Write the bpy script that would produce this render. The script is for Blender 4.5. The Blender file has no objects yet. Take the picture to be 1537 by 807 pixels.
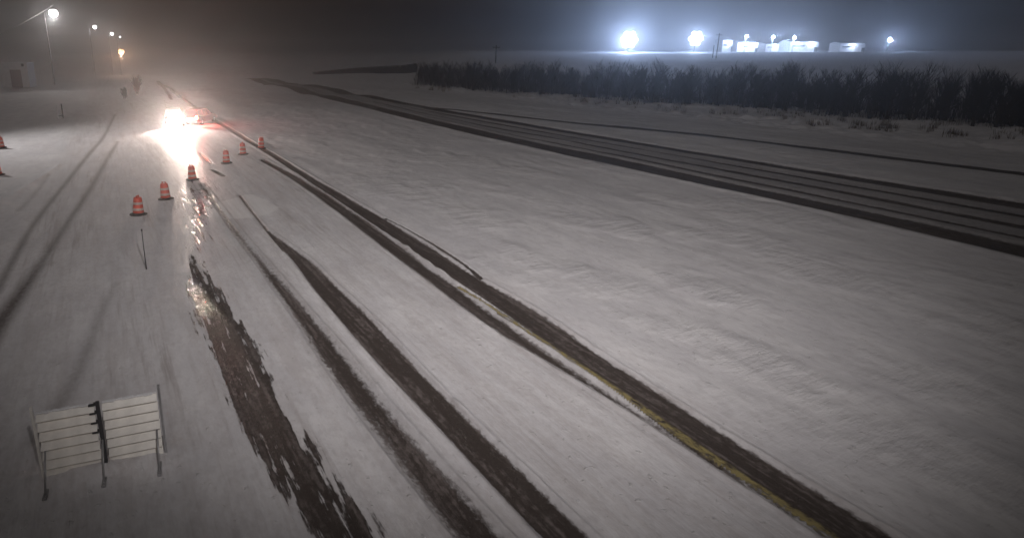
import bpy, bmesh, math, random
import numpy as np
from mathutils import Vector, Matrix
random.seed(7)
R = math.radians
sc = bpy.context.scene
COL = sc.collection

# ------------------------------------------------------------------ camera
F = 883.0; CX = 600.0; CY = 315.0; HZ = 74.0; CH = 8.5; W = 1537.0
TH = math.atan((CY - HZ) / F)
cam_d = bpy.data.cameras.new('camera')
cam = bpy.data.objects.new('camera', cam_d); COL.objects.link(cam); sc.camera = cam
cam_d.sensor_fit = 'HORIZONTAL'; cam_d.sensor_width = 36.0
cam_d.lens = F / W * 36.0
cam_d.shift_x = (768.5 - CX) / W
cam_d.shift_y = -(403.5 - CY) / W
cam_d.clip_start = 0.1; cam_d.clip_end = 9000
cam.location = (0, 0, CH); cam.rotation_euler = (math.pi / 2 - TH, 0, 0)

# ------------------------------------------------------------------ world: night sky under snow cloud
SUN_EL, SUN_AZ = R(35), R(20)
world = bpy.data.worlds.new('World'); sc.world = world; world.use_nodes = True
wn = world.node_tree; bg = wn.nodes['Background']
sky = wn.nodes.new('ShaderNodeTexSky'); sky.sky_type = 'NISHITA'; sky.sun_disc = False
sky.sun_elevation = R(2.0); sky.sun_rotation = R(200); sky.air_density = 2.0; sky.dust_density = 4.0
wmix = wn.nodes.new('ShaderNodeMix'); wmix.data_type = 'RGBA'; wmix.blend_type = 'MULTIPLY'
wmix.inputs[0].default_value = 1.0
wn.links.new(sky.outputs[0], wmix.inputs[6]); wmix.inputs[7].default_value = (0.95, 0.92, 1.0, 1)
wn.links.new(wmix.outputs[2], bg.inputs[0])
bg.inputs[1].default_value = 0.008

# night-cloud glow: one very soft, dim sun
sd = bpy.data.lights.new('cloud_glow', 'SUN'); sd.energy = 0.16; sd.angle = R(60); sd.color = (1.0, 0.93, 0.90)
so = bpy.data.objects.new('cloud_glow', sd); COL.objects.link(so); so.rotation_euler = (R(35), 0, R(-25))

sc.view_settings.view_transform = 'Standard'; sc.view_settings.look = 'None'
sc.view_settings.gamma = 1.0; sc.view_settings.exposure = 0.0
sc.view_settings.use_curve_mapping = False
sc.cycles.volume_bounces = 1
sc.cycles.max_bounces = 6
sc.cycles.use_denoising = True
sc.cycles.sample_clamp_indirect = 4.0
sc.cycles.use_light_tree = True

# ------------------------------------------------------------------ helpers
def G(px, py, z=0.0):
    """photo pixel -> point on the horizontal plane at height z"""
    a = (px - CX) / F; b = (CY - py) / F
    d = (a, math.cos(TH) + b * math.sin(TH), -math.sin(TH) + b * math.cos(TH))
    t = (z - CH) / d[2]
    return np.array([d[0] * t, d[1] * t])

def D(px, py, dist):
    """photo pixel -> 3D point at ground distance dist"""
    a = (px - CX) / F; b = (CY - py) / F
    d = (a, math.cos(TH) + b * math.sin(TH), -math.sin(TH) + b * math.cos(TH))
    t = dist / d[1]
    return Vector((d[0] * t, dist, CH + d[2] * t))

def tag(o, label=None, cat=None, group=None, kind=None):
    if label: o['label'] = label
    if cat: o['category'] = cat
    if group: o['group'] = group
    if kind: o['kind'] = kind
    return o

def empty(name, loc, rz=0.0):
    o = bpy.data.objects.new(name, None); COL.objects.link(o)
    o.location = loc; o.rotation_euler = (0, 0, rz); o.empty_display_size = 0.2
    return o

def obj(name, bm, mat, parent=None, smooth=False):
    me = bpy.data.meshes.new(name); bm.normal_update(); bm.to_mesh(me); bm.free()
    mats = mat if isinstance(mat, (list, tuple)) else [mat]
    for m in mats: me.materials.append(m)
    if smooth:
        for p in me.polygons: p.use_smooth = True
    o = bpy.data.objects.new(name, me); COL.objects.link(o)
    if parent: o.parent = parent
    return o

def copy_tree(o, parent=None):
    c = o.copy(); COL.objects.link(c)
    if parent: c.parent = parent
    for ch in list(o.children): copy_tree(ch, c)
    return c

def box(bm, c, s, rz=0.0, bevel=0.0, mi=0):
    r = bmesh.ops.create_cube(bm, size=1.0)
    vs = r['verts']
    bmesh.ops.scale(bm, vec=s, verts=vs)
    fs = list({f for v in vs for f in v.link_faces})
    if bevel > 0:
        es = list({e for v in vs for e in v.link_edges})
        rr = bmesh.ops.bevel(bm, geom=es, offset=bevel, segments=2, affect='EDGES', profile=0.6)
        vs = list({v for f in rr['faces'] for v in f.verts} | {v for v in vs if v.is_valid})
        fs = list({f for v in vs for f in v.link_faces})
    for f in fs: f.material_index = mi
    bmesh.ops.transform(bm, matrix=Matrix.Translation(c) @ Matrix.Rotation(rz, 4, 'Z'), verts=vs)

def tube(bm, pts, rads, n=8, cap=True, mi=0):
    rings = []
    pts = [Vector(p) for p in pts]
    for i, p in enumerate(pts):
        d = (pts[min(i + 1, len(pts) - 1)] - pts[max(i - 1, 0)])
        if d.length < 1e-6: d = Vector((0, 0, 1))
        d.normalize()
        ref = Vector((1, 0, 0)) if abs(d.x) < 0.8 else Vector((0, 1, 0))
        u = d.cross(ref).normalized(); v = d.cross(u)
        r = rads[i] if isinstance(rads, (list, tuple)) else rads
        rings.append([bm.verts.new(p + u * (r * math.cos(2 * math.pi * k / n)) + v * (r * math.sin(2 * math.pi * k / n))) for k in range(n)])
    for a, b in zip(rings, rings[1:]):
        for k in range(n):
            f = bm.faces.new((a[k], a[(k + 1) % n], b[(k + 1) % n], b[k])); f.material_index = mi; f.smooth = n > 5
    if cap:
        try:
            f = bm.faces.new(rings[0][::-1]); f.material_index = mi
            f = bm.faces.new(rings[-1]); f.material_index = mi
        except Exception: pass

def lathe(bm, prof, n=24, mi=0, c=(0, 0, 0)):
    rings = []
    for r, z in prof:
        rings.append([bm.verts.new((c[0] + r * math.cos(2 * math.pi * k / n), c[1] + r * math.sin(2 * math.pi * k / n), c[2] + z)) for k in range(n)])
    for a, b in zip(rings, rings[1:]):
        for k in range(n):
            f = bm.faces.new((a[k], a[(k + 1) % n], b[(k + 1) % n], b[k])); f.material_index = mi; f.smooth = True
    bm.faces.new(rings[0][::-1]); bm.faces.new(rings[-1])

def mat(name, col, rough=0.6, metal=0.0, emit=None, es=0.0, var=0.15, scale=6.0, bump=0.0, coat=0.0):
    m = bpy.data.materials.new(name); m.use_nodes = True
    nt = m.node_tree; b = nt.nodes['Principled BSDF']
    b.inputs['Roughness'].default_value = rough; b.inputs['Metallic'].default_value = metal
    b.inputs['Coat Weight'].default_value = coat
    tc = nt.nodes.new('ShaderNodeTexCoord'); nz = nt.nodes.new('ShaderNodeTexNoise')
    nz.inputs['Scale'].default_value = scale; nz.inputs['Detail'].default_value = 6
    nt.links.new(tc.outputs['Object'], nz.inputs['Vector'])
    cr = nt.nodes.new('ShaderNodeValToRGB')
    lo = [c * (1 - var) for c in col]; hi = [min(1, c * (1 + var)) for c in col]
    cr.color_ramp.elements[0].position = 0.3; cr.color_ramp.elements[0].color = (*lo, 1)
    cr.color_ramp.elements[1].position = 0.7; cr.color_ramp.elements[1].color = (*hi, 1)
    nt.links.new(nz.outputs['Fac'], cr.inputs[0]); nt.links.new(cr.outputs[0], b.inputs['Base Color'])
    if bump > 0:
        bp = nt.nodes.new('ShaderNodeBump'); bp.inputs['Strength'].default_value = bump
        nt.links.new(nz.outputs['Fac'], bp.inputs['Height']); nt.links.new(bp.outputs[0], b.inputs['Normal'])
    if emit:
        b.inputs['Emission Color'].default_value = (*emit, 1); b.inputs['Emission Strength'].default_value = es
    return m

# ------------------------------------------------------------------ numpy value noise
_rs = np.random.RandomState(11)
_lat = _rs.rand(256, 256)
def vnoise(x, y):
    xi = np.floor(x).astype(int); yi = np.floor(y).astype(int)
    fx = x - xi; fy = y - yi
    fx = fx * fx * (3 - 2 * fx); fy = fy * fy * (3 - 2 * fy)
    a = _lat[xi & 255, yi & 255]; b = _lat[(xi + 1) & 255, yi & 255]
    c = _lat[xi & 255, (yi + 1) & 255]; d = _lat[(xi + 1) & 255, (yi + 1) & 255]
    return (a * (1 - fx) + b * fx) * (1 - fy) + (c * (1 - fx) + d * fx) * fy
def fbm(x, y, o=4):
    s = 0; a = 0.5; t = 0
    for i in range(o):
        s = s + a * vnoise(x * 2 ** i + 17.3 * i, y * 2 ** i + 5.1 * i); t += a; a *= 0.5
    return s / t
def sstep(a, b, x):
    t = np.clip((x - a) / (b - a), 0, 1); return t * t * (3 - 2 * t)

# ------------------------------------------------------------------ terrain height (large shapes only)
def terrain(x, y):
    x = np.asarray(x, float); y = np.asarray(y, float)
    ang = x / np.maximum(y, 1.0)
    right = sstep(0.0, 0.12, ang) * (y > 0)
    rise = 4.6 * sstep(125, 205, y) + 2.3 * sstep(195, 320, y)
    z = right * rise
    left = 1 - sstep(-0.25, 0.0, ang)
    z = z - left * np.minimum(0.03 * np.maximum(0, y - 172), 5.0)
    return z
def tz(x, y): return float(terrain(x, y))

# ------------------------------------------------------------------ track strips: (photo edges) -> world centre line and half width
def strip(rows, mode='y'):
    A, B = [], []
    for a, b, c in rows:
        if mode == 'y': A.append(G(b, a)); B.append(G(c, a))
        else: A.append(G(a, b)); B.append(G(a, c))
    A = np.array(A); B = np.array(B); C = (A + B) / 2
    T = np.gradient(C, axis=0); T /= np.linalg.norm(T, axis=1)[:, None]
    dd = B - A
    hw = np.abs(dd[:, 0] * T[:, 1] - dd[:, 1] * T[:, 0]) / 2
    if len(C) < 5: return C, hw
    m = 6; k = np.arange((len(C) - 1) * m + 1) / m; i0 = np.arange(len(C))
    Q = np.stack([np.interp(k, i0, C[:, 0]), np.interp(k, i0, C[:, 1]), np.interp(k, i0, hw)], 1)
    e0, e1 = Q[0].copy(), Q[-1].copy()
    for _ in range(3):
        pad = np.vstack([np.repeat(Q[:1], 3, 0), Q, np.repeat(Q[-1:], 3, 0)])
        Q = sum(pad[j:j + len(Q)] for j in range(7)) / 7
    Q[0], Q[-1] = e0, e1
    Q = Q[::2]
    return Q[:, :2], Q[:, 2]

S = {}
S['U'] = strip([(122,234,239),(142,264,270),(169,298,305),(184,325,333),(202,354,363),(217,376,386),(231,402,413),(251,432,445),(271,461,477),(297,503,524),(320,537,563),(344,572,603),(366,605,641),(391,642,678),(413,674,711),(425,692,730),(457,742,790),(494,796,850),(532,850,898),(563,897,951),(605,958,1015),(629,985,1050),(700,1092,1165),(807,1258,1345),(900,1400,1500)])
S['L'] = strip([(240,389,400),(259,423,438),(270,441,457),(299,481,503),(324,516,542),(359,559,590),(384,592,622),(415,636,665),(457,688,722),(484,726,758),(519,780,810),(551,836,860),(576,877,894),(605,925,942),(630,966,978),(700,1074,1084),(807,1238,1250)])
S['Lf'] = strip([(124,236,240),(132,243,248),(140,249,255),(149,255,260)])
S['R'] = strip([(327,576,580),(346,615,621),(371,654,662),(397,695,704),(417,718,726)])
S['M0'] = strip([(293,357,362),(320,378,383),(345,398,404),(362,411,417),(378,424,431)])
S['M'] = strip([(345,400,403),(362,413,422),(382,433,457),(400,448,477),(429,467,501),(450,487,528),(495,524,575),(539,563,615),(584,606,657),(626,646,700),(700,715,776),(807,815,888),(900,905,985)])
S['N'] = strip([(276,299,304),(298,315,322),(340,342,352),(370,365,378),(400,389,405),(429,408,430),(451,424,448),(483,446,476),(524,473,513),(566,500,546),(614,533,586),(700,598,662),(807,685,757),(900,765,845)])
S['I'] = strip([(385,286,292),(408,283,303),(430,282,322),(460,288,346),(498,303,371),(534,323,389),(568,329,409),(600,345,423),(630,357,438),(700,400,490),(807,470,570),(900,535,640)])
S['W'] = strip([(196,240,290),(215,250,312),(236,262,325),(262,265,325),(290,265,328),(330,268,325),(370,276,318),(410,280,318),(440,284,322)])
S['Ta'] = strip([(172,171,174),(195,160,164),(212,150,155),(222,137,143),(266,103,110),(316,60,68),(350,35,44),(407,5,16),(440,-14,0)])
S['Tb'] = strip([(212,174,179),(237,158,164),(269,140,148),(303,120,128),(320,105,113),(362,79,90),(399,50,65),(449,12,34),(481,-12,14),(530,-50,-18)])
S['Tc'] = strip([(425,170,176),(493,134,146),(530,121,139),(570,102,120),(610,78,98),(660,40,70)])
S['Td'] = strip([(262,72,76),(285,54,60),(300,42,48),(318,24,30)])
S['rg'] = strip([(248,86,92),(266,60,68),(285,30,40),(305,-2,10),(330,-45,-30)])
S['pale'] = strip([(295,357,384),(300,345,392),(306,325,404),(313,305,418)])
S['d1'] = strip([(229,298,302),(238,306,313),(246,315,321)])
S['d2'] = strip([(254,314,322),(259,322,332),(264,331,340)])
S['Fb'] = strip([(370,113,117),(400,123,129),(500,143,149),(608,169,177),(700,190,197),(800,211,221),(900,231,242),(1000,252,264),(1100,275,287),(1199,295,306),(1400,338,354),(1537,368,386),(1700,405,426)], 'x')
S['Ft'] = strip([(385,115,118),(400,117,121),(500,133,137),(608,153,157),(700,170,174),(800,187,191),(933,209,213),(1000,219,223),(1100,235,239),(1199,251,256),(1537,306,314),(1700,332,342)], 'x')
def between(f, th, x0):
    rows = []
    for x in (x0, 608, 700, 800, 900, 1000, 1100, 1199, 1400, 1537, 1700):
        if x < x0: continue
        b = np.interp(x, [500,608,700,800,900,1000,1100,1199,1400,1537,1700], [146,173,193.5,216,236.5,258,281,300.5,346,377,415])
        t = np.interp(x, [500,608,700,800,933,1000,1100,1199,1537,1700], [135,155,172,189,211,221,237,253.5,310,337])
        y = t + (b - t) * f; k = (x - 300) / 900
        rows.append((x, y - th * k, y + th * k))
    return strip(rows, 'x')
S['F1'] = between(0.22, 1.6, 590); S['F2'] = between(0.45, 1.9, 560); S['F3'] = between(0.68, 1.6, 640)
S['Fband'] = strip([(370,113,118),(500,134,149),(608,153,177),(700,170,197),(800,187,221),(900,204,242),(1000,219,264),(1100,235,287),(1199,251,306),(1400,284,354),(1537,306,386),(1700,332,426)], 'x')
S['Far'] = strip([(650,160.5,162),(725,167,169),(800,177.5,180),(933,189.5,192.5),(1027,198.5,202),(1093,205.5,209),(1199,218.5,223),(1537,258,264),(1700,277,284)], 'x')
S['Y'] = strip([(430,686,693),(457,730,738),(494,787,797),(532,845,857),(563,890,904),(594,936,951),(619,971,988),(700,1083,1104),(807,1247,1272)])
S['Yk'] = strip([(470,745,749),(532,842,846),(563,886,891),(594,931,937),(626,975,982),(700,1077,1085)])

def sdist(P, st, dmin=0.0):
    """signed distance (m) inside strip: hw - dist ; P (n,2)"""
    C, hw = st
    best = np.full(len(P), -1e3)
    for i in range(len(C) - 1):
        a, b = C[i], C[i + 1]
        lo = np.minimum(a, b) - hw[i:i + 2].max() - 2.5; hi = np.maximum(a, b) + hw[i:i + 2].max() + 2.5
        m = np.where((P[:, 0] > lo[0]) & (P[:, 0] < hi[0]) & (P[:, 1] > lo[1]) & (P[:, 1] < hi[1]))[0]
        if not len(m): continue
        q = P[m] - a; d = b - a
        t = np.clip((q @ d) / (d @ d), 0, 1)
        dist = np.linalg.norm(q - t[:, None] * d, axis=1)
        v = hw[i] + (hw[i + 1] - hw[i]) * t - dist
        best[m] = np.maximum(best[m], v)
    return best

# road axis (world direction of the carriageway)
ax = S['U'][0][6:20]; RD = ax[-1] - ax[0]; RD = -RD / np.linalg.norm(RD)
RANG = math.atan2(-RD[0], RD[1])          # rotation from +Y
RN = np.array([RD[1], -RD[0]])

def snow_material():
    m = bpy.data.materials.new('packed_snow_and_asphalt'); m.use_nodes = True
    nt = m.node_tree; N = nt.nodes; Lk = nt.links.new
    b = N['Principled BSDF']
    def at(n):
        a = N.new('ShaderNodeAttribute'); a.attribute_name = n; return a.outputs['Fac']
    tc = N.new('ShaderNodeTexCoord')
    rot = N.new('ShaderNodeVectorRotate'); rot.rotation_type = 'Z_AXIS'; rot.inputs['Angle'].default_value = -RANG
    Lk(tc.outputs['Object'], rot.inputs['Vector'])
    def noise(sx, sy, scale, det=6, rough=0.55, src=None):
        mp = N.new('ShaderNodeMapping'); mp.inputs['Scale'].default_value = (sx, sy, 1)
        Lk(src or rot.outputs[0], mp.inputs['Vector'])
        n = N.new('ShaderNodeTexNoise'); n.inputs['Scale'].default_value = scale
        n.inputs['Detail'].default_value = det; n.inputs['Roughness'].default_value = rough
        Lk(mp.outputs[0], n.inputs['Vector']); return n.outputs['Fac']
    def math_(op, a, b_=None, c=None, clamp=False):
        n = N.new('ShaderNodeMath'); n.operation = op; n.use_clamp = clamp
        for i, v in enumerate((a, b_, c)):
            if v is None: continue
            if isinstance(v, (int, float)): n.inputs[i].default_value = v
            else: Lk(v, n.inputs[i])
        return n.outputs[0]
    def ss(v, lo, hi):
        n = N.new('ShaderNodeMapRange'); n.interpolation_type = 'SMOOTHSTEP'
        Lk(v, n.inputs[0]); n.inputs[1].default_value = lo; n.inputs[2].default_value = hi
        return n.outputs[0]
    def mix(f, a, c):
        n = N.new('ShaderNodeMix'); n.data_type = 'RGBA'
        if isinstance(f, (int, float)): n.inputs[0].default_value = f
        else: Lk(f, n.inputs[0])
        for i, v in ((6, a), (7, c)):
            if isinstance(v, tuple): n.inputs[i].default_value = (*v, 1)
            else: Lk(v, n.inputs[i])
        return n.outputs[2]
    streak = noise(1.0, 0.10, 2.2, 8, 0.6)        # drawn out along the road
    lines = noise(1.0, 0.05, 7.0, 6, 0.6)
    ripple = noise(0.35, 1.0, 1.6, 6, 0.62)
    fine = noise(1.0, 0.55, 9.0, 8, 0.65)
    big = noise(1.0, 0.4, 0.16, 5, 0.6)
    grit = noise(1, 1, 60, 4, 0.6)
    # bare asphalt mask with torn edges
    t = math_('ADD', at('bare'), math_('MULTIPLY', math_('SUBTRACT', streak, 0.5), 0.55))
    t = math_('ADD', t, math_('MULTIPLY', math_('SUBTRACT', fine, 0.5), 0.75))
    bare = math_('MULTIPLY', ss(t, 0.36, 0.66), ss(at('bare'), 0.0, 0.12))
    # streaky strip: snow left in lines
    pt = math_('ADD', at('patchy'), math_('MULTIPLY', math_('SUBTRACT', lines, 0.5), 1.9))
    pt = math_('ADD', pt, math_('MULTIPLY', math_('SUBTRACT', noise(1, 0.35, 3.5, 6, 0.6), 0.5), 1.3))
    patchy = math_('MULTIPLY', ss(pt, 0.40, 0.56), ss(at('patchy'), 0.02, 0.2))
    bare = math_('MAXIMUM', bare, patchy)
    # snow colours
    clod = ss(noise(1, 0.7, 5.5, 5, 0.65), 0.60, 0.75)
    snow = mix(ss(noise(1, 0.45, 0.9, 7, 0.6), 0.3, 0.75), (0.68, 0.67, 0.69), (0.82, 0.81, 0.82))
    snow = mix(math_('MULTIPLY', ss(big, 0.35, 0.7), 0.35), snow, (0.60, 0.59, 0.62))
    roadf = at('road')
    slush = ss(math_('ADD', math_('MULTIPLY', streak, 0.6), math_('MULTIPLY', fine, 0.4)), 0.42, 0.62)
    snow = mix(math_('MULTIPLY', roadf, math_('MULTIPLY', slush, 0.40)), snow, (0.50, 0.46, 0.45))
    snow = mix(math_('MULTIPLY', ss(noise(1, 0.5, 4.0, 8, 0.7), 0.45, 0.66), 0.40), snow, (0.52, 0.50, 0.51))
    snow = mix(math_('MULTIPLY', clod, 0.55), snow, (0.88, 0.88, 0.88))
    rut = math_('ADD', math_('MULTIPLY', lines, 0.65), math_('MULTIPLY', noise(1, 0.03, 1.6, 4, 0.5), 0.45))
    snow = mix(math_('MULTIPLY', roadf, math_('MULTIPLY', ss(rut, 0.53, 0.72), math_('ADD', 0.12, math_('MULTIPLY', ss(noise(1, 0.25, 0.35, 4, 0.5), 0.42, 0.62), 0.5)))), snow, (0.36, 0.32, 0.31))
    speck = ss(noise(1, 0.6, 14, 5, 0.7), 0.62, 0.72)
    snow = mix(math_('MULTIPLY', speck, 0.35), snow, (0.40, 0.38, 0.38))
    snow = mix(math_('MULTIPLY', at('plain'), 0.55), snow, (0.92, 0.91, 0.91))  # lighter tone mixed into the snow over the pale patch
    dirt = math_('MULTIPLY', at('dirt'), math_('ADD', 0.55, math_('MULTIPLY', fine, 0.8)), clamp=True)
    snow = mix(dirt, snow, (0.10, 0.085, 0.08))
    asph = mix(ss(grit, 0.35, 0.7), (0.045, 0.036, 0.032), (0.095, 0.077, 0.069))
    dust = math_('MULTIPLY', ss(math_('ADD', math_('MULTIPLY', lines, 0.6), math_('MULTIPLY', fine, 0.5)), 0.52, 0.72), 0.55)
    asph = mix(dust, asph, (0.30, 0.26, 0.25))
    yel = math_('MULTIPLY', at('paint'), ss(fine, 0.36, 0.56))
    asph = mix(yel, asph, (0.36, 0.30, 0.13))
    col = mix(bare, snow, asph)
    Lk(col, b.inputs['Base Color'])
    # wet ice sheen
    wet = math_('MULTIPLY', at('wet'), ss(math_('ADD', fine, math_('MULTIPLY', streak, 0.4)), 0.52, 0.80))
    rgh = math_('SUBTRACT', 0.72, math_('MULTIPLY', bare, 0.26))
    rgh = math_('SUBTRACT', rgh, math_('MULTIPLY', wet, 0.40), clamp=True)
    Lk(rgh, b.inputs['Roughness'])
    # bump
    roadc = math_('MAXIMUM', at('road'), 0.12)
    hgt = math_('MULTIPLY', roadc, math_('ADD', math_('MULTIPLY', streak, 0.06), math_('MULTIPLY', lines, 0.012)))
    hgt = math_('ADD', hgt, math_('MULTIPLY', fine, 0.012))
    hgt = math_('ADD', hgt, math_('MULTIPLY', clod, 0.035))
    rp = math_('MULTIPLY', math_('SUBTRACT', 1.0, roadc), ss(noise(1, 0.6, 0.22, 3, 0.5), 0.45, 0.62))
    hgt = math_('ADD', hgt, math_('MULTIPLY', math_('MULTIPLY', rp, ripple), 0.26))
    hgt = math_('ADD', hgt, math_('MULTIPLY', noise(1, 1, 24, 3, 0.6), 0.006))
    hgt = math_('ADD', hgt, math_('MULTIPLY', noise(1, 0.7, 1.1, 5, 0.6), 0.06))
    hgt = math_('SUBTRACT', hgt, math_('MULTIPLY', bare, 0.03))
    hgt = math_('ADD', hgt, math_('MULTIPLY', math_('MULTIPLY', at('wet'), fine), 0.07))
    bp = N.new('ShaderNodeBump'); bp.inputs['Strength'].default_value = 0.7; bp.inputs['Distance'].default_value = 1.0
    Lk(hgt, bp.inputs['Height']); Lk(bp.outputs[0], b.inputs['Normal'])
    b.inputs['Specular IOR Level'].default_value = 0.4
    return m
SNOW = snow_material()

def build_ground():
    ang = np.concatenate([np.linspace(-180, -48, 30, endpoint=False), np.linspace(-48, 58, 980), np.linspace(58, 180, 30)[1:]])
    ang = np.radians(ang[:-1])
    rad = np.concatenate([[0.6, 2, 4, 5.5, 7], np.exp(np.linspace(math.log(8.0), math.log(90), 560)), np.exp(np.linspace(math.log(90), math.log(420), 200))[1:],
                          np.exp(np.linspace(math.log(420), math.log(2400), 22))[1:]])
    na, nr = len(ang), len(rad)
    A, Rr = np.meshgrid(ang, rad)
    X = (Rr * np.sin(A)).ravel(); Y = (Rr * np.cos(A)).ravel()
    P = np.stack([X, Y], 1)
    n = len(P)
    d = np.hypot(X, Y)
    sd = {k: sdist(P, v) for k, v in S.items()}
    def soft(k, w): return sstep(-w, w, sd[k])
    dw = np.clip(d / 60, 0.3, 3.0)                      # edge softness grows where traffic blurs it
    bare = np.zeros(n)
    for k, w, g in (('U', 0.16, 1), ('L', 0.24, .76), ('Lf', 0.15, .7), ('R', 0.05, .8), ('M0', 0.08, .72), ('M', 0.17, .97), ('N', 0.36, .76),
                    ('d1', 0.1, .8), ('d2', 0.1, .8), ('Far', 0.3, .95), ('Fb', 0.5, 1), ('Ft', 0.35, .95),
                    ('F1', 0.35, .85), ('F2', 0.35, .9), ('F3', 0.3, .8), ('Yk', 0.05, 1)):
        gg = g
        if k[0] == 'F' and k != 'Far': gg = g * np.clip(0.35 + 1.1 * fbm((P @ RD) / 14 + len(k) + ord(k[1]), (P @ RN) / 1.6), 0.3, 1.05)
        bare = np.maximum(bare, soft(k, w) * gg)
    patchy = np.maximum(sstep(-0.4, 0.35, sd['I']) * 0.78, sstep(-0.5, 0.9, sd['W']) * np.interp(Y, [0, 18, 22, 36, 44, 300], [0, 0, .47, .40, 0, 0]))
    dirt = np.zeros(n)
    for k, w, g in (('Ta', 0.18, .72), ('Tb', 0.22, .75), ('Tc', 0.25, .4), ('Td', 0.2, .4), ('N', 0.6, .6), ('M0', 0.3, .6), ('L', 0.6, .6), ('Lf', 0.3, .4), ('M', 0.3, .5), ('U', 0.3, .5), ('Fband', 1.0, .60)):
        dirt = np.maximum(dirt, soft(k, w) * g)
    dirt = np.maximum(dirt, soft('Tb', 0.3) * np.interp(Y, [0, 20, 26, 400], [1, 1, .6, .5]))
    wet = np.clip(soft('W', 2.0) + soft('I', 0.3) * np.interp(Y, [0, 17, 21, 99], [.3, .35, 1, 1]), 0, 1)
    paint = soft('Y', 0.03)
    bare = np.where(paint > 0.5, np.maximum(bare, 0.62), bare)
    # carriageway mask (left carriageway and far carriageway)
    s = P @ RN; sU = S['U'][0] @ RN
    tU = S['U'][0] @ RD; tt = P @ RD
    o = np.argsort(tU); edge = np.interp(tt, tU[o], sU[o]) + 0.9
    road = sstep(0.6, -0.2, s - edge) * sstep(-17.5, -16, s - edge) * (Y > 0)
    # height
    z = terrain(X, Y)
    u = P @ RN; v = P @ RD
    off = 1 - np.clip(road, 0, 1)
    z += off * (fbm(u / 9, v / 30) - 0.5) * 0.30 * np.clip(d / 25, 0.4, 1.5)
    z += (fbm(u / 1.7, v / 9) - 0.5) * 0.07
    z += (fbm(X / 40, Y / 11, 3) - 0.5) * 1.1 * sstep(75, 130, Y) * sstep(0.25, -0.1, X / np.maximum(Y, 1))
    rough = sstep(0.5, 5, sdist_side(P)) * sstep(240, 150, Y)
    z += rough * (np.abs(fbm(X / 2.2, Y / 2.2) - 0.5) * 1.3 + (fbm(X / 7, Y / 7) - 0.4) * 0.8)
    allb = np.maximum(bare, patchy)
    z -= sstep(0.2, 0.8, allb) * 0.06 + dirt * 0.03
    z += soft('rg', 0.25) * 0.13
    bl, br = G(50, 622, 1.55), G(237, 589, 1.55)
    qd = br - bl; tb = np.clip(((P - bl) @ qd) / (qd @ qd), 0, 1); db = np.linalg.norm(P - bl - tb[:, None] * qd, axis=1)
    z += 0.16 * np.exp(-(db / 0.45) ** 2) * (0.5 + fbm(X * 2.2, Y * 2.2))
    # windrows of pushed snow beside the bared strips
    for k in ('U', 'M', 'L', 'N', 'Fb', 'Ft'):
        e = sd[k]; w = 0.12 if k not in ('Fb', 'Ft') else 0.5
        z += np.exp(-((e + w) / (w * 0.6)) ** 2) * 0.07 * (0.2 + 1.3 * fbm(u * 3, v * 1.6)) * (1 - sstep(0.3, 0.7, allb))
    z -= 4.0 * sstep(900, 4000, d) * 0
    co = np.stack([X, Y, z], 1)
    idx = np.arange(n).reshape(nr, na)
    a = idx[:-1, :]; b = np.roll(a, -1, axis=1); c = idx[1:, :]; dd = np.roll(c, -1, axis=1)
    quads = np.stack([a.ravel(), b.ravel(), dd.ravel(), c.ravel()], 1)[:, ::-1]
    cen = P[quads].mean(axis=1)
    se = cen @ RN - np.interp(cen @ RD, tU[o], sU[o]) - 0.9
    inroad = (se < 0) & (se > -17) & (cen[:, 1] > 4) & (np.hypot(cen[:, 0], cen[:, 1]) < 190)
    fb = sdist(cen, S['Fband']) > -0.6
    far = fb & ~inroad
    side = sdist_side(cen)
    med = ~inroad & ~far & (se > 0) & (side < 0) & (np.hypot(cen[:, 0], cen[:, 1]) < 190)
    rest = ~inroad & ~far & ~med
    plain = soft('pale', 0.12)
    attrs = dict(plain=plain, bare=bare, patchy=patchy, dirt=np.clip(dirt, 0, 1), wet=wet, paint=paint, road=road)
    for name, m, lab in (('road', inroad, 'snow covered carriageway with bare wheel tracks'), ('far_road', far, 'far carriageway streaked with dark wheel tracks'),
                    ('median', med, 'wide smooth snow field between the carriageways'), ('ground', rest, 'snow covered ground')):
        q = quads[m]
        used, inv = np.unique(q.ravel(), return_inverse=True)
        me = bpy.data.meshes.new(name)
        me.vertices.add(len(used)); me.vertices.foreach_set('co', co[used].astype(np.float32).ravel())
        me.loops.add(len(inv)); me.loops.foreach_set('vertex_index', inv.astype(np.int32))
        me.polygons.add(len(q)); me.polygons.foreach_set('loop_start', (np.arange(len(q)) * 4).astype(np.int32))
        me.polygons.foreach_set('use_smooth', np.ones(len(q), dtype=bool))
        me.update(calc_edges=True)
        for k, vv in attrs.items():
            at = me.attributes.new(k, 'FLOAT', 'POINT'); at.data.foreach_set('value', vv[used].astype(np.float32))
        me.materials.append(SNOW)
        ob = bpy.data.objects.new(name, me); COL.objects.link(ob)
        tag(ob, lab, kind='structure')

# verge line beyond the far carriageway: positive = on the rough side
VA, VB = G(560, 128), G(1199, 200)
def sdist_side(P):
    d = VB - VA; d = d / np.linalg.norm(d); nrm = np.array([-d[1], d[0]])
    if nrm[1] < 0: nrm = -nrm
    return (P - VA) @ nrm
build_ground()

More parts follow.
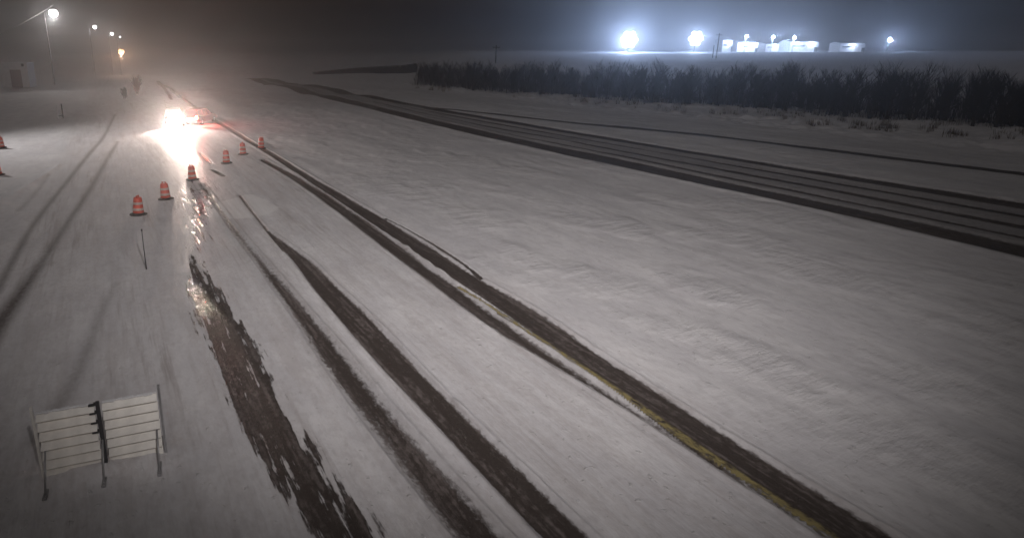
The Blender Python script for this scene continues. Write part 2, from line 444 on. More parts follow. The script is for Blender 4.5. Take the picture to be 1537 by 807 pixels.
# ------------------------------------------------------------------ haze
HZM = bpy.data.materials.new('snow_haze'); HZM.use_nodes = True
nt = HZM.node_tree; nt.nodes.remove(nt.nodes['Principled BSDF'])
pv = nt.nodes.new('ShaderNodeVolumePrincipled')
pv.inputs['Color'].default_value = (0.93, 0.93, 0.95, 1); pv.inputs['Density'].default_value = 0.0015
pv.inputs['Anisotropy'].default_value = 0.86
nt.links.new(pv.outputs[0], nt.nodes['Material Output'].inputs['Volume'])
bm = bmesh.new(); box(bm, (0, 0, 18.5), (5000, 5000, 51))
hz = obj('haze', bm, HZM); tag(hz, 'blowing snow haze filling the night air', kind='stuff')

# ------------------------------------------------------------------ materials
GALV = mat('galvanised_steel', (0.42, 0.42, 0.43), 0.45, 0.6, var=0.2, scale=3)
DARKM = mat('dark_metal', (0.06, 0.06, 0.065), 0.5, 0.3)
RUBBER = mat('black_rubber', (0.025, 0.022, 0.022), 0.75, var=0.3, scale=12, bump=0.2)
ORANGE = mat('orange_plastic', (0.52, 0.065, 0.035), 0.5, var=0.22, scale=7)
WHITEB = mat('dimmed_white_sheeting', (0.46, 0.36, 0.33), 0.4, var=0.2, scale=9)  # white toned down in the colour itself so the bands look backlit
WHITEP = mat('white_painted_board', (0.80, 0.78, 0.73), 0.5, var=0.12, scale=4, bump=0.1)
BARK = mat('wet_bark', (0.050, 0.044, 0.040), 0.9, var=0.35, scale=5)
TWIG = mat('dark_twigs', (0.042, 0.038, 0.036), 0.95, var=0.4, scale=2)
STRAW = mat('dry_grass', (0.12, 0.09, 0.06), 0.9, var=0.35, scale=8)
SNOWP = mat('lying_snow', (0.78, 0.78, 0.80), 0.7, var=0.06, scale=5, bump=0.2)
CLAD = mat('pale_metal_cladding', (0.60, 0.59, 0.60), 0.5, 0.0, var=0.12, scale=2)
GLASSD = mat('dark_window_glass', (0.04, 0.05, 0.06), 0.2)
CLADW = mat('white_cladding', (0.74, 0.76, 0.80), 0.5, 0.0, var=0.08, scale=1)
DOORM = mat('dull_red_door', (0.16, 0.09, 0.10), 0.6)
WOOD = mat('weathered_wood', (0.10, 0.08, 0.065), 0.85, var=0.3, scale=5)
def emit(name, col, s): return mat(name, (0.8, 0.8, 0.8), 0.4, emit=col, es=s, var=0.02)
LAMPW = emit('white_lamp_glass', (1.0, 0.95, 0.9), 9)
LAMPB = emit('cold_flood_glass', (0.75, 0.85, 1.0), 18)
LAMPO = emit('warm_lamp_glass', (1.0, 0.50, 0.22), 4)

def point(name, loc, power, col, radius=0.25, parent=None):
    l = bpy.data.lights.new(name, 'POINT'); l.energy = power; l.color = col; l.shadow_soft_size = radius
    o = bpy.data.objects.new(name, l); COL.objects.link(o); o.location = loc
    if parent: o.parent = parent
    return o
def spot(name, loc, aim, power, col, deg, blend=0.5, radius=0.12, parent=None):
    l = bpy.data.lights.new(name, 'SPOT'); l.energy = power; l.color = col; l.spot_size = R(deg); l.spot_blend = blend; l.shadow_soft_size = radius
    o = bpy.data.objects.new(name, l); COL.objects.link(o); o.location = loc
    dvec = (Vector(aim) - Vector(loc)); o.rotation_euler = dvec.to_track_quat('-Z', 'Y').to_euler()
    if parent: o.parent = parent
    return o

# ------------------------------------------------------------------ street lamps
def street_lamp(head, base_z, label, power, col, lampmat, hs=0.35, arm=2.2, group='street lamps along the road', aim=None, cone=110):
    """head: world position of the luminaire; pole stands a little to the left of it"""
    h = head.z - base_z
    root = empty('street_lamp', (head.x - arm, head.y, base_z)); tag(root, label, 'street lamp', group)
    bm = bmesh.new(); tube(bm, [(0, 0, 0), (0, 0, 0.4), (0, 0, h * 0.5), (0, 0, h + 0.1)], [0.20, 0.16, 0.13, 0.08], 10); obj('pole', bm, GALV, root)
    bm = bmesh.new(); box(bm, (0, 0, 0.12), (0.55, 0.55, 0.24), bevel=0.03); obj('base', bm, GALV, root)
    bm = bmesh.new(); tube(bm, [(0, 0, h - 0.4), (arm * 0.3, 0, h + 0.1), (arm * 0.7, 0, h + 0.32), (arm - 0.3, 0, h + 0.3)], [0.06, 0.055, 0.05, 0.045], 8); obj('arm', bm, GALV, root)
    hd = bmesh.new(); box(hd, (arm, 0, h + 0.26 + hs * 0.55), (0.6 + hs * 0.8, 0.3 + hs * 0.7, 0.22), bevel=0.06)
    hh = obj('lamp_head', hd, GALV, root)
    lb = bmesh.new(); lathe(lb, [(hs * 0.3, -hs * 0.95), (hs * 0.72, -hs * 0.7), (hs * .95, -hs * 0.3), (hs, 0.0), (hs * .93, hs * 0.35), (hs * 0.6, hs * 0.7)], 20, c=(arm, 0, h + 0.0)); obj('lens', lb, lampmat, hh)
    if power:
        if aim is None: aim = (0, 0, CH)
        lp = (arm, -0.3, h - hs - 0.15)
        spot('lamp_light', lp, Vector(aim) - root.location, power, col, cone, 1.0, hs * 0.5, root)
    return root

K = 9.0
WCOL = (1.0, 0.955, 0.93)
dirs = [((80, 20), 'street lamp with the largest white glare, leftmost and nearest of the lamp row', 5500, 1.0),
        ((142, 41), 'second street lamp of the row, smaller white glare right of the biggest one', 2400, 0.7),
        ((168, 51), 'third street lamp of the row, a small white dot', 1500, 0.85),
        ((180, 56), 'fourth and faintest street lamp of the row, just above the warm light', 1200, 0.45)]
for (px, lab, pw, hs), dd in zip(dirs, (16.35 * K, 26.8 * K, 38.4 * K, 46 * K)):
    hp = D(px[0], px[1], dd)
    street_lamp(hp, tz(hp.x, hp.y), lab, pw, WCOL, LAMPW, hs)
# nearer lamp of the same row, left of the frame
street_lamp(Vector((-48, 52, 17.0)), 0, 'street lamp of the same row standing left of the picture', 15000, WCOL, LAMPW, 0.4, aim=(-12, 58, 0), cone=110)
# the lamps on the camera side of the carriageway, behind the viewpoint
street_lamp(Vector((5.0, -5.0, 17.0)), 0, 'street lamp standing behind the viewpoint', 37000, (1.0, 0.935, 0.92), LAMPW, 0.4, arm=3.0, aim=(-2, 88, 0), cone=90)
# warm low light at the end of the road
hp = D(182, 78, 270)
street_lamp(hp, tz(hp.x, hp.y), 'low warm orange light at the far end of the road', 10000, (1.0, 0.60, 0.38), LAMPO, 1.25, arm=1.2, group=None)

# overhead cable
bm = bmesh.new()
c0 = D(80, 8, 150); c1 = D(0, 47, 118)
pts = []
c2 = c0 + (c1 - c0) * 1.8
for i in range(25):
    t = i / 24; p = c0.lerp(c2, t); p.z -= 4 * t * (1 - t) * 0.6; pts.append(p)
tube(bm, pts, 0.05, 6)
tag(obj('overhead_cable', bm, mat('pale_cable', (0.5, 0.5, 0.52), 0.4)), 'thin pale cable rising to the biggest street lamp from the left edge', 'cable')

# ------------------------------------------------------------------ traffic drums
def make_drum():
    root = empty('traffic_barrel', (0, 0, 0))
    bm = bmesh.new()
    lathe(bm, [(0.43, 0.0), (0.45, 0.03), (0.44, 0.07), (0.31, 0.10), (0.30, 0.13)], 12); obj('rubber_base', bm, RUBBER, root)
    zs = [0.10, 0.26, 0.42, 0.58, 0.74, 0.92]; rs = [0.285, 0.27, 0.255, 0.24, 0.225, 0.205]
    bm = bmesh.new(); lathe(bm, [(rs[0] - .004, zs[0])] + [(r - .004 if i % 2 else r + 0.002, z) for i, (r, z) in enumerate(zip(rs, zs))][1:] + [(0.19, 0.95), (0.10, 0.965)], 24); obj('body', bm, ORANGE, root)
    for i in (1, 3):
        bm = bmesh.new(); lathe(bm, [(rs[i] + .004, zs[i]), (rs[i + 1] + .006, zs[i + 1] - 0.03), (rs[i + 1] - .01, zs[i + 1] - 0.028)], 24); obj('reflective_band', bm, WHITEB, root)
    bm = bmesh.new()
    for s in (-1, 1): box(bm, (s * 0.10, 0, 1.0), (0.07, 0.05, 0.12), bevel=0.01)
    box(bm, (0, 0, 1.03), (0.16, 0.03, 0.03)); obj('handle', bm, ORANGE, root)
    return root
drum0 = make_drum()
drums = [((208, 322), .05, 'nearest orange traffic barrel, left end of the slanting line, clean black base'),
         ((249, 299), -.04, 'second orange barrel of the slanting line, beside the icy patch'),
         ((289, 270), .03, 'third orange barrel of the slanting line, with a long shadow from the headlights'),
         ((340, 245), 0, 'fourth orange barrel, small, right of the short dark dashes in the snow'),
         ((365, 232), .02, 'fifth orange barrel, small, between the fourth and the dark road edge'),
         ((392, 223), .05, 'last orange barrel, paler, standing on the dark road edge line'),
         ((2, 222), 0, 'dark barrel at the left edge, the farther of two there'),
         ((-3, 263), 0, 'dark barrel cut off by the left edge, the nearer of two there')]
for i, (p, rz, lab) in enumerate(drums):
    o = drum0 if i == 0 else copy_tree(drum0)
    g = G(*p); o.location = (g[0], g[1], -0.01); o.rotation_euler = (rz * .6, rz, rz * 30 + i)
    tag(o, lab, 'traffic barrel', 'orange traffic barrels in the snow')

# delineator stake
g = G(220, 404); root = empty('marker_stake', (g[0], g[1], 0)); tag(root, 'thin black marker stake standing in the snow below the nearest barrel', 'marker stake')
bm = bmesh.new(); tube(bm, [(0, 0, -0.1), (-0.01, 0, 0.8), (-0.03, 0.05, 1.62)], [0.026, 0.022, 0.018], 8); obj('rod', bm, DARKM, root)
bm = bmesh.new(); lathe(bm, [(0.03, 0), (0.034, 0.05), (0.02, 0.09)], 10, c=(-0.03, 0.05, 1.58)); obj('cap', bm, DARKM, root)

# ------------------------------------------------------------------ barricade (bottom left)
pL = D(48, 622, 1); zt = 1.55
a = G(50, 622, zt); b = G(237, 589, zt)
mid = (a + b) / 2; dv = b - a; Lb = np.linalg.norm(dv); rz = math.atan2(dv[1], dv[0])
root = empty('barricade', (mid[0], mid[1], 0), rz); tag(root, 'white slatted barricade with two bays of boards and a dark centre post', 'barricade')
for k, z in enumerate((1.47, 1.25, 1.03, 0.81, 0.59, 0.37, 0.15)):
    for s in (-1, 1):
        bm = bmesh.new(); box(bm, (s * (Lb / 4 + 0.02), 0, 0), (Lb / 2 - 0.10, 0.03, 0.195), bevel=0.006)
        
        if k == 0:
            sb = bmesh.new()
            for q in range(14): box(sb, (s * (Lb / 4 + .02) + (q / 13 - .5) * (Lb / 2 - .2), .02, .085 + .006 * math.sin(q * 2.1)), (Lb / 26, .06 + .02 * math.sin(q * 1.3), .03 + .012 * math.sin(q * 3.7)), bevel=.012)
            so_ = obj('snow_cap', sb, SNOWP, root); so_.location = (0, 0, z)
        o = obj('board', bm, WHITEP, root); o.location = (0, 0, z); o.rotation_euler = (R(-38), 0, 0)
bm = bmesh.new(); box(bm, (0, -0.03, 0.8), (0.07, 0.07, 1.62), bevel=0.005)
for z in (1.55, 1.36, 1.14, 0.92): box(bm, (-0.10, 0.0, z), (0.14, 0.10, 0.035), bevel=0.008)
obj('centre_post', bm, DARKM, root)
for s in (-1, 1):
    bm = bmesh.new(); box(bm, (s * (Lb / 2 + 0.02), 0, 0.85), (0.045, 0.09, 1.74), bevel=0.005); obj('end_post', bm, GALV if s > 0 else WHITEP, root)
for s in (-1, 0, 1):
    bm = bmesh.new(); box(bm, (s * (Lb / 2 - 0.1), 0, 0.04), (0.08, 1.3, 0.08), bevel=0.01)
    tube(bm, [(s * (Lb / 2 - 0.1), -0.55, 0.06), (s * (Lb / 2 - 0.1), -0.04, 0.75)], 0.02, 6); obj('foot', bm, GALV, root)

# ------------------------------------------------------------------ left background: shed, marker post, shrubs
sx = G(30, 131); z0 = tz(*sx)
root = empty('shed', (sx[0], sx[1], z0), R(12)); tag(root, 'pale metal clad shed standing in the dark at the far left', 'shed')
bm = bmesh.new(); box(bm, (0, 0, 2.7), (5.8, 4, 5.4))
for k in range(20): box(bm, (-2.8 + k * 0.295, -2.03, 2.7), (0.05, 0.06, 5.3))
obj('wall', bm, CLAD, root)
bm = bmesh.new(); box(bm, (0, 0, 5.5), (6.2, 4.5, 0.16), bevel=0.03); obj('roof', bm, SNOWP, root)
bm = bmesh.new(); box(bm, (0.3, -2.08, 2.0), (2.2, 0.08, 4.0), bevel=0.01); d_ = obj('door', bm, DOORM, root)
bm = bmesh.new(); box(bm, (1.2, -2.15, 1.4), (0.12, 0.06, 0.3)); obj('handle', bm, DARKM, d_)
bm = bmesh.new(); box(bm, (2.0, -2.06, 5.0), (0.5, 0.08, 0.6)); obj('vent', bm, DARKM, root)

g = G(95, 178); root = empty('roadside_marker', (g[0], g[1], 0)); tag(root, 'slim pale roadside marker post with a dark twin beside it, left snow field', 'marker post')
bm = bmesh.new(); box(bm, (-0.6, 0, 0.9), (0.16, 0.08, 1.9), bevel=0.02); obj('post', bm, CLAD, root)
bm = bmesh.new(); box(bm, (0, 0, 0.9), (0.14, 0.08, 1.9), bevel=0.02); obj('post', bm, DARKM, root)
bm = bmesh.new(); box(bm, (-0.3, 0, 0.35), (0.5, 0.04, 0.08)); obj('crossbar', bm, DARKM, root)

def branch(bm, p, d, length, r, depth, rnd, n=3, spread=0.55):
    segs = 3; pts = [p.copy()]; q = p.copy(); dd = d.copy()
    for i in range(segs):
        dd = (dd + Vector((rnd.uniform(-.14, .14), rnd.uniform(-.14, .14), rnd.uniform(-.02, .12)))).normalized()
        q = q + dd * (length / segs); pts.append(q.copy())
    tube(bm, pts, [r, r * .8, r * .62, r * .4], n, cap=False)
    if depth <= 0: return
    k = rnd.randint(5, 7)
    for i in range(k):
        t = rnd.uniform(0.3, 1.0); j = min(segs - 1, int(t * segs)); f = t * segs - j
        s = pts[j].lerp(pts[j + 1], f)
        az = rnd.uniform(0, 2 * math.pi); e = rnd.uniform(0.25, 1.0) * spread
        nd = (dd + Vector((math.cos(az) * e, math.sin(az) * e, rnd.uniform(0, .3)))).normalized()
        branch(bm, s, nd, length * rnd.uniform(.45, .7), max(r * .5, 0.011), depth - 1, rnd, n, spread)

def make_bare_tree(h, seed, name='bare_tree', stems=3, spread=0.85):
    rnd = random.Random(seed)
    root = empty(name, (0, 0, 0))
    tb = bmesh.new(); cb = bmesh.new()
    for s in range(stems):
        az = rnd.uniform(0, 6.28); lean = rnd.uniform(0.03, 0.16)
        d = Vector((math.cos(az) * lean, math.sin(az) * lean, 1)).normalized(); p = Vector((math.cos(az) * 0.15 * (stems > 1), math.sin(az) * 0.15 * (stems > 1), -0.2))
        top = p + d * h * 0.62
        r0 = h * 0.018
        tube(tb, [p, p + d * h * 0.3, top], [r0, r0 * 0.75, r0 * 0.5], 6)
        for i in range(9):
            t = rnd.uniform(0.06, 1.0); q = p + d * h * 0.62 * t
            a2 = rnd.uniform(0, 6.28); e = rnd.uniform(.25, .95) * spread * 1.3
            nd = (d + Vector((math.cos(a2) * e, math.sin(a2) * e, 0.2))).normalized()
            branch(cb, q, nd, h * rnd.uniform(.18, .36), h * 0.0065, 2, rnd, 3, spread)
    obj('trunk', tb, BARK, root); obj('crown', cb, TWIG, root)
    return root

protos = [make_bare_tree(6.0, s, stems=st) for s, st in ((1, 3), (2, 4), (3, 2), (4, 3), (5, 4))]
F0, F1_ = G(618, 131), G(1199, 170); F2_ = G(1600, 205)
fl = [F0, F1_, F2_]
seglen = [np.linalg.norm(F1_ - F0), np.linalg.norm(F2_ - F1_)]
rnd = random.Random(5)
looks = ['tall thin', 'broad many-stemmed', 'short dense', 'leaning sparse', 'upright bushy']
placed = []
def along(s):
    if s < seglen[0]: return F0 + (F1_ - F0) * s / seglen[0]
    return F1_ + (F2_ - F1_) * min(1.3, (s - seglen[0]) / seglen[1])
nv = (F1_ - F0) / seglen[0]; nv = np.array([-nv[1], nv[0]]);
if nv[1] < 0: nv = -nv
tot = sum(seglen)
rows_name = ['front row', 'second row', 'third row', 'rear row']
for row in range(4):
    s = rnd.uniform(0, 1.0)
    while s < tot + 4:
        p = along(s) + nv * (row * 2.6 + rnd.uniform(-1.0, 1.2)) + (np.array([rnd.uniform(-.5, .5), 0]))
        placed.append((p, row)); s += rnd.uniform(1.9, 3.0) * (1 + 0.15 * row)
used = set()
for i, (p, row) in enumerate(placed):
    k = rnd.randrange(5)
    o = protos[k] if k not in used else copy_tree(protos[k])
    used.add(k)
    z = tz(p[0], p[1])
    dist = p[1]
    ztop = CH - 17.5 * dist / F - rnd.uniform(-0.3, 1.8) - (1.0 if vnoise(np.array([p[0] / 7.0]), np.array([p[1] / 7.0]))[0] < .4 else 0)
    sc_ = max(0.6, (ztop - z) / 6.0 * 0.98)
    o.location = (p[0], p[1], z); o.scale = (sc_ * rnd.uniform(.85, 1.2), sc_ * rnd.uniform(.85, 1.2), sc_); o.rotation_euler = (0, 0, rnd.uniform(0, 6.28))
    tag(o, 'dark leafless tree in the %s of the brush belt right of the far carriageway' % rows_name[row], 'tree', 'dark bare trees in the %s of the belt' % rows_name[row])

# undergrowth thicket: thin stems nobody could count
bm = bmesh.new(); rnd = random.Random(9)
for i in range(9000):
    s = rnd.uniform(-0.5, tot + 5); w = rnd.uniform(-0.8, 12)
    p = along(max(0, s)) + nv * w
    z = tz(p[0], p[1]); h = rnd.uniform(0.6, 4.4) * (0.4 + 0.6 * rnd.random())
    if w < 0.5: h *= 0.5
    lean = Vector((rnd.uniform(-.25, .25), rnd.uniform(-.25, .25), 1)) * h
    p0 = Vector((p[0], p[1], z - 0.1)); tube(bm, [p0, p0 + lean * 0.5, p0 + lean], [0.028, 0.022, 0.010], 3, cap=False)
tag(obj('undergrowth', bm, TWIG), 'dense dark undergrowth of thin stems between the bare trees', 'undergrowth', kind='stuff')

# far low hedge left of the belt
bm = bmesh.new()
h0, h1 = D(470, 104, 240), D(625, 106, 215)
for i in range(3500):
    t = rnd.random() ** 0.8; x = h0.x + (h1.x - h0.x) * t; y = h0.y + (h1.y - h0.y) * t + rnd.uniform(-4, 6)
    z = tz(x, y); hh = rnd.uniform(.6, 1) * (1.2 + 2.2 * t)
    p0 = Vector((x, y, z - .1)); tube(bm, [p0, p0 + Vector((rnd.uniform(-.5, .5), rnd.uniform(-.3, .3), hh))], [0.07, 0.03], 3, cap=False)
tag(obj('far_brush', bm, TWIG), 'thin dark line of low brush far beyond the median', 'brush', kind='stuff')

# grass tufts poking through the rough snow beyond the far carriageway
bm = bmesh.new()
for i in range(900):
    px = rnd.uniform(560, 1600); t = (px - 560) / 640
    py = rnd.uniform(118 + t * 40, 128 + t * 62)
    if vnoise(np.array([px / 35.0]), np.array([py / 9.0]))[0] < 0.55: continue
    g = G(px, py); z = tz(*g)
    for k in range(rnd.randint(6, 14)):
        l = rnd.uniform(.2, .6); p0 = Vector((g[0] + rnd.uniform(-.35, .35), g[1] + rnd.uniform(-.3, .3), z - .05))
        tube(bm, [p0, p0 + Vector((rnd.uniform(-.5, .5) * l, rnd.uniform(-.5, .5) * l, l + .3))], [0.03, 0.008], 3, cap=False)
tag(obj('dry_grass', bm, STRAW), 'dry grass tufts poking through rough snow', 'grass', kind='stuff')

# two small leafless shrubs far up the road
for (px, py), h, lab, seed in (((206, 141), 3.4, 'taller dark shrub beside the road far ahead, below the warm light', 21), ((187, 147), 1.9, 'shorter dark shrub left of the taller one far up the road', 22)):
    o = make_bare_tree(h, seed, 'bare_shrub', stems=9, spread=0.5); g = G(px, py); o.location = (g[0], g[1], tz(*g)); tag(o, lab, 'shrub')

# ------------------------------------------------------------------ utility poles at right
def utility_pole(px, y_top, dist, lab, arms=True):
    p = D(px, y_top, dist); z = tz(p.x, p.y); h = p.z - z
    root = empty('utility_pole', (p.x, p.y, z)); tag(root, lab, 'utility pole')
    bm = bmesh.new(); tube(bm, [(0, 0, -.2), (0, 0, h)], [0.20, 0.13], 8); obj('pole', bm, WOOD, root)
    if arms:
        bm = bmesh.new(); box(bm, (0, -0.15, h - 0.7), (2.2, 0.12, 0.14)); obj('crossarm', bm, WOOD, root)
        for s in (-1, -0.4, 0.4, 1):
            bm = bmesh.new(); lathe(bm, [(0.05, 0), (0.08, .06), (0.05, .16), (0.03, .2)], 8, c=(s, -0.15, h - 0.63)); obj('insulator', bm, GALV, root)
utility_pole(745, 68, 190, 'lone dark utility pole rising from the brush left of the big blue-white glare')
utility_pole(1080, 50, 230, 'dark utility pole in front of the bright sheds at right')
utility_pole(1072, 68, 235, 'shorter dark pole just left of the taller one before the sheds', False)

# ------------------------------------------------------------------ floodlit yard far right
def flood_mast(px, py, dist, lab, power, hs, group='floodlight masts of the far yard'):
    p = D(px, py, dist); z = tz(p.x, p.y); h = p.z - z
    root = empty('floodlight_mast', (p.x, p.y, z)); tag(root, lab, 'floodlight', group)
    bm = bmesh.new(); tube(bm, [(0, 0, 0), (0, 0, h)], [0.28, 0.16], 8); obj('pole', bm, GALV, root)
    bm = bmesh.new(); box(bm, (0, 0.1, h), (hs * 3.0, 0.2, 0.2)); box(bm, (0, 0.1, h + hs * .9), (hs * 2.0, 0.2, 0.2)); box(bm, (0, 0.1, h - hs * .9), (hs * 2.0, 0.2, 0.2)); obj('crossbar', bm, GALV, root)
    for cx, cz in ((0, 0), (1, 0), (-1, 0), (.5, .87), (-.5, .87), (.5, -.87), (-.5, -.87)):
        cx *= hs * 1.05; cz *= hs * 1.05
        bm = bmesh.new(); lathe(bm, [(hs * .3, 0), (hs * .5, .12), (hs * .5, .4)], 14); bmesh.ops.rotate(bm, verts=bm.verts, cent=(0, 0, 0), matrix=Matrix.Rotation(math.pi / 2, 3, 'X')); bmesh.ops.translate(bm, verts=bm.verts, vec=(cx, 0, h + cz)); l = obj('lamp_head', bm, GALV, root)
        bm = bmesh.new(); lathe(bm, [(hs * .46, .405), (hs * .40, .46), (hs * .2, .5)], 14); bmesh.ops.rotate(bm, verts=bm.verts, cent=(0, 0, 0), matrix=Matrix.Rotation(math.pi / 2, 3, 'X')); bmesh.ops.translate(bm, verts=bm.verts, vec=(cx, 0, h + cz)); obj('lens', bm, LAMPB, l)
    point('flood_light', (0, -1.0, h), power, (0.46, 0.63, 1.0), 0.6, root)
flood_mast(944, 60, 320, 'floodlight mast with the largest blue-white glare over the brush', 92000, 3.0)
flood_mast(1044, 58, 330, 'floodlight mast with the second blue-white glare, right of the largest', 50000, 2.6)

def yard_shed(px0, px1, ytop, dist, lab, depth=9, lit=0):
    p0 = D(px0, ytop, dist); p1 = D(px1, ytop, dist); w = p1.x - p0.x; z = tz((p0.x + p1.x) / 2, dist); h = p0.z - z
    root = empty('industrial_shed', ((p0.x + p1.x) / 2, dist, z)); tag(root, lab, 'shed', 'pale sheds of the floodlit yard')
    bm = bmesh.new(); box(bm, (0, depth / 2, h * .42), (w, depth, h * .84)); obj('wall', bm, CLADW, root)
    bm = bmesh.new()
    v = [bm.verts.new(q) for q in [(-w / 2 - .3, -.4, h * .843), (w / 2 + .3, -.4, h * .843), (w / 2 + .3, depth / 2, h), (-w / 2 - .3, depth / 2, h), (w / 2 + .3, depth + .4, h * .843), (-w / 2 - .3, depth + .4, h * .843)]]
    bm.faces.new((v[0], v[1], v[2], v[3])); bm.faces.new((v[3], v[2], v[4], v[5])); bm.faces.new((v[1], v[4], v[2])); bm.faces.new((v[0], v[3], v[5])); bm.faces.new((v[0], v[5], v[4], v[1]))
    obj('roof', bm, CLADW, root)
    bm = bmesh.new(); box(bm, (w * .2, -.04, h * .3), (w * .22, .08, h * .6)); obj('door', bm, CLAD, root)
    bm = bmesh.new(); box(bm, (-w * .18, -.03, h * .5), (w * .42, .06, h * .12)); obj('window', bm, GLASSD, root)
    bm = bmesh.new(); box(bm, (w * .42, -.3, h * .2), (w * .1, .5, h * .4)); obj('annex', bm, DARKM, root)
    for k in range(lit):
        x = -w / 2 + w * (k + .5) / lit
        bm = bmesh.new(); box(bm, (x, -.3, h * .72), (.7, .3, .35), bevel=.04); l = obj('wall_lamp', bm, LAMPB, root)
        point('wall_light', (x, -1.6, h * .66), 1700, (.62, .75, 1.0), .3, root)
yard_shed(1086, 1101, 57, 345, 'narrow bright shed at the left end of the floodlit yard', lit=1)
yard_shed(1108, 1139, 61, 350, 'long bright white shed in the middle of the floodlit yard', lit=3)
yard_shed(1150, 1178, 64, 360, 'low shed right of the long white one in the yard', lit=1)
yard_shed(1186, 1230, 60, 345, 'bright shed at the right end of the yard seen in the photo', lit=2)
yard_shed(1262, 1300, 63, 365, 'low dim shed farther right in the yard', lit=1)
yard_shed(1094, 1215, 65, 378, 'very long low shed behind the other buildings of the yard', lit=7)
flood_mast(1160, 56, 345, 'small floodlight mast between the yard sheds', 12000, .6)
flood_mast(1120, 55, 342, 'tiny floodlight mast behind the long white yard shed', 9000, .5)
flood_mast(1192, 57, 338, 'small floodlight mast before the right-hand bright shed', 12000, .6)
flood_mast(1335, 60, 350, 'small floodlight mast at the right end of the yard', 20000, .7)

# ------------------------------------------------------------------ vehicles
GLASS = mat('dark_car_glass', (0.02, 0.022, 0.025), 0.08, var=0.1)
RIM = mat('alloy_rim', (0.45, 0.45, 0.46), 0.35, 0.8)
HEADL = emit('headlight_glass', (1.0, 0.93, 0.88), 110)
TAILL = emit('tail_light_glass', (1.0, 0.10, 0.05), 90)
PLATEL = emit('glowing_licence_plate', (1.0, 0.85, 0.82), 3.5)  # plate glows by itself in place of a lamp shining on it
BEAC = mat('unlit_beacon_plastic', (0.05, 0.03, 0.05), 0.2)
def loft(bm, secs):
    rings = [[bm.verts.new(v) for v in s] for s in secs]
    n = len(rings[0])
    for a, b in zip(rings, rings[1:]):
        for k in range(n): bm.faces.new((a[k], a[(k + 1) % n], b[(k + 1) % n], b[k]))
    bm.faces.new(rings[0][::-1]); bm.faces.new(rings[-1])
    bmesh.ops.recalc_face_normals(bm, faces=bm.faces)
def make_suv(paint, L=4.9, Wd=1.95, H=1.78):
    """front points to +Y"""
    root = empty('parked_suv', (0, 0, 0)); hw = Wd / 2
    def sec(y, w, zb, zt, sh):
        return [(-w * .86, y, zb), (w * .86, y, zb), (w, y, zb + .16), (w, y, zt - sh), (w * .88, y, zt), (-w * .88, y, zt), (-w, y, zt - sh), (-w, y, zb + .16)]
    bm = bmesh.new()
    loft(bm, [sec(-L / 2, hw * .90, .42, .98, .1), sec(-L / 2 + .08, hw * .97, .30, 1.05, .12), sec(-L / 2 + .6, hw, .27, 1.08, .14), sec(0, hw, .27, 1.08, .14),
              sec(L / 2 - 1.35, hw, .27, 1.10, .14), sec(L / 2 - .5, hw * .98, .27, 1.02, .14), sec(L / 2 - .08, hw * .93, .30, .92, .12), sec(L / 2, hw * .84, .42, .82, .1)])
    body = obj('body', bm, paint, root); bv = body.modifiers.new('bevel', 'BEVEL'); bv.width = .035; bv.segments = 2
    def csec(y, w, z): return [(-w, y, z), (w, y, z)]
    bm = bmesh.new()   # greenhouse
    yb, yf = -L / 2 + .12, L / 2 - 1.45
    lo = [(-hw * .9, yb, 1.06), (hw * .9, yb, 1.06), (hw * .9, yf, 1.08), (-hw * .9, yf, 1.08)]
    hi = [(-hw * .74, yb + .32, H - .06), (hw * .74, yb + .32, H - .06), (hw * .74, yf - .75, H - .06), (-hw * .74, yf - .75, H - .06)]
    loft(bm, [lo, hi]); obj('windows', bm, GLASS, root)
    bm = bmesh.new(); box(bm, (0, (yb + yf) / 2 - .2, H - .03), (hw * 1.52, yf - yb - .98, .09), bevel=.035); obj('roof', bm, paint, root)
    bm = bmesh.new()
    for s in (-1, 1):
        for y0, y1 in ((yb, yb + .32), (yf, yf - .75), (-.1, -.1), (-1.1, -1.05)):
            tube(bm, [(s * hw * .905, y0, 1.06), (s * hw * .745, y1, H - .06)], .035, 6)
    obj('pillars', bm, paint, root)
    for sx in (-1, 1):
        for sy in (-L / 2 + .95, L / 2 - .95):
            w = bmesh.new(); lathe(w, [(.22, -.11), (.34, -.12), (.37, -.08), (.37, .08), (.34, .12), (.22, .11)], 24)
            bmesh.ops.rotate(w, verts=w.verts, cent=(0, 0, 0), matrix=Matrix.Rotation(math.pi / 2, 3, 'Y')); bmesh.ops.translate(w, verts=w.verts, vec=(sx * (hw - .10), sy, .37))
            ty = obj('wheel', w, RUBBER, root)
            w = bmesh.new(); lathe(w, [(.20, -.125), (.225, -.10), (.225, .10), (.20, .125)], 16)
            for k in range(5): box(w, (0.1 * math.cos(k * 1.257), 0.1 * math.sin(k * 1.257), 0), (.07, .07, .26))
            bmesh.ops.rotate(w, verts=w.verts, cent=(0, 0, 0), matrix=Matrix.Rotation(math.pi / 2, 3, 'Y')); bmesh.ops.translate(w, verts=w.verts, vec=(sx * (hw - .10), sy, .37))
            obj('rim', w, RIM, ty)
    bm = bmesh.new(); box(bm, (0, L / 2 + .03, .48), (Wd * .9, .16, .24), bevel=.05); obj('front_bumper', bm, DARKM, root)
    bm = bmesh.new(); box(bm, (0, -L / 2 - .03, .50), (Wd * .92, .16, .24), bevel=.05); obj('rear_bumper', bm, DARKM, root)
    bm = bmesh.new(); box(bm, (0, L / 2 - .01, .74), (.9, .06, .2), bevel=.02); obj('grille', bm, DARKM, root)
    for s in (-1, 1):
        bm = bmesh.new(); box(bm, (s * (hw + .09), yf - .35, 1.15), (.2, .12, .16), bevel=.04); obj('mirror', bm, paint, root)
    return root, L, hw
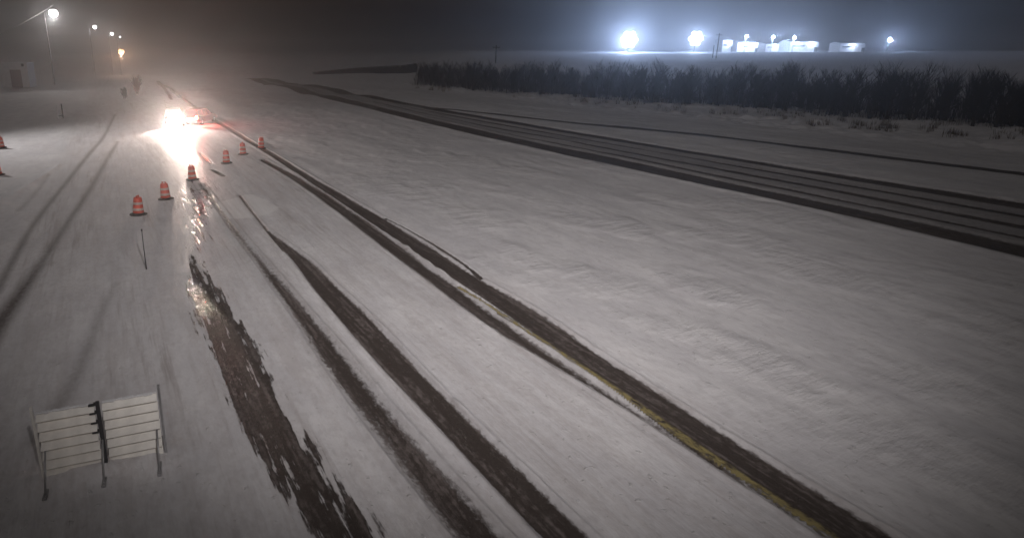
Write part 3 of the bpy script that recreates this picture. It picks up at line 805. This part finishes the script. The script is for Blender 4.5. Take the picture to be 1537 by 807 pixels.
PAINTD = mat('grey_car_paint', (0.10, 0.10, 0.11), 0.35, 0.3, var=0.08, coat=.5)
PAINTR = mat('dark_red_car_paint', (0.14, 0.012, 0.012), 0.35, 0.1, var=0.1, coat=.5)

# oncoming SUV, headlights on
c, L, hw = make_suv(PAINTD)
g = G(255, 190); c.location = (g[0], g[1] + 1.6, -.02)
hdg = Vector((G(318, 345)[0] - g[0], G(318, 345)[1] - g[1], 0)); c.rotation_euler = (0, 0, math.atan2(-hdg.x, hdg.y))
c.name = 'patrol_vehicle'
tag(c, 'dark vehicle with glaring white headlights facing down the road, beacon bar on its roof', 'vehicle')
for s in (-1, 1):
    bm = bmesh.new(); box(bm, (s * .72, L / 2 - .015, .80), (.34, .12, .19), bevel=.05); h_ = obj('headlight', bm, HEADL, c)
    spot('headlight_beam', (s * .72, L / 2 + .14, .82), (s * .72 + (.8 if s < 0 else -.3), L / 2 + 10, -.9), 8000, (1, .83, .72), 100, 1.0, .14, c)
bm = bmesh.new(); box(bm, (0, -.35, 1.88), (1.35, .3, .15), bevel=.05); lb = obj('light_bar', bm, BEAC, c)
bm = bmesh.new(); box(bm, (0, -.35, 1.79), (1.0, .12, .08)); obj('mount', bm, DARKM, lb)
bm = bmesh.new(); tube(bm, [(.78, -1.6, 1.7), (.82, -1.75, 2.7)], [.014, .008], 6); obj('antenna', bm, DARKM, c)
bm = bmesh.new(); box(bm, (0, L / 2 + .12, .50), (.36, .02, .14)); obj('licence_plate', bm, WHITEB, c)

c2_, L, hw = make_suv(PAINTR)
g = G(296, 187); c2_.location = (g[0], g[1] + 1.4, -.02); c2_.rotation_euler = (0, 0, R(-9))
tag(c2_, 'dark red vehicle seen from behind with glowing red tail lights, right of the headlights', 'vehicle')
for s in (-1, 1):
    bm = bmesh.new(); box(bm, (s * .80, -L / 2 + .02, .95), (.2, .12, .34), bevel=.04); obj('tail_light', bm, TAILL, c2_)
    point('tail_glow', (s * .8, -L / 2 - .22, .93), 1100, (1, .10, .06), .12, c2_)
bm = bmesh.new(); box(bm, (0, -L / 2 - .01, .84), (.52, .04, .16), bevel=.01); obj('licence_plate', bm, PLATEL, c2_)
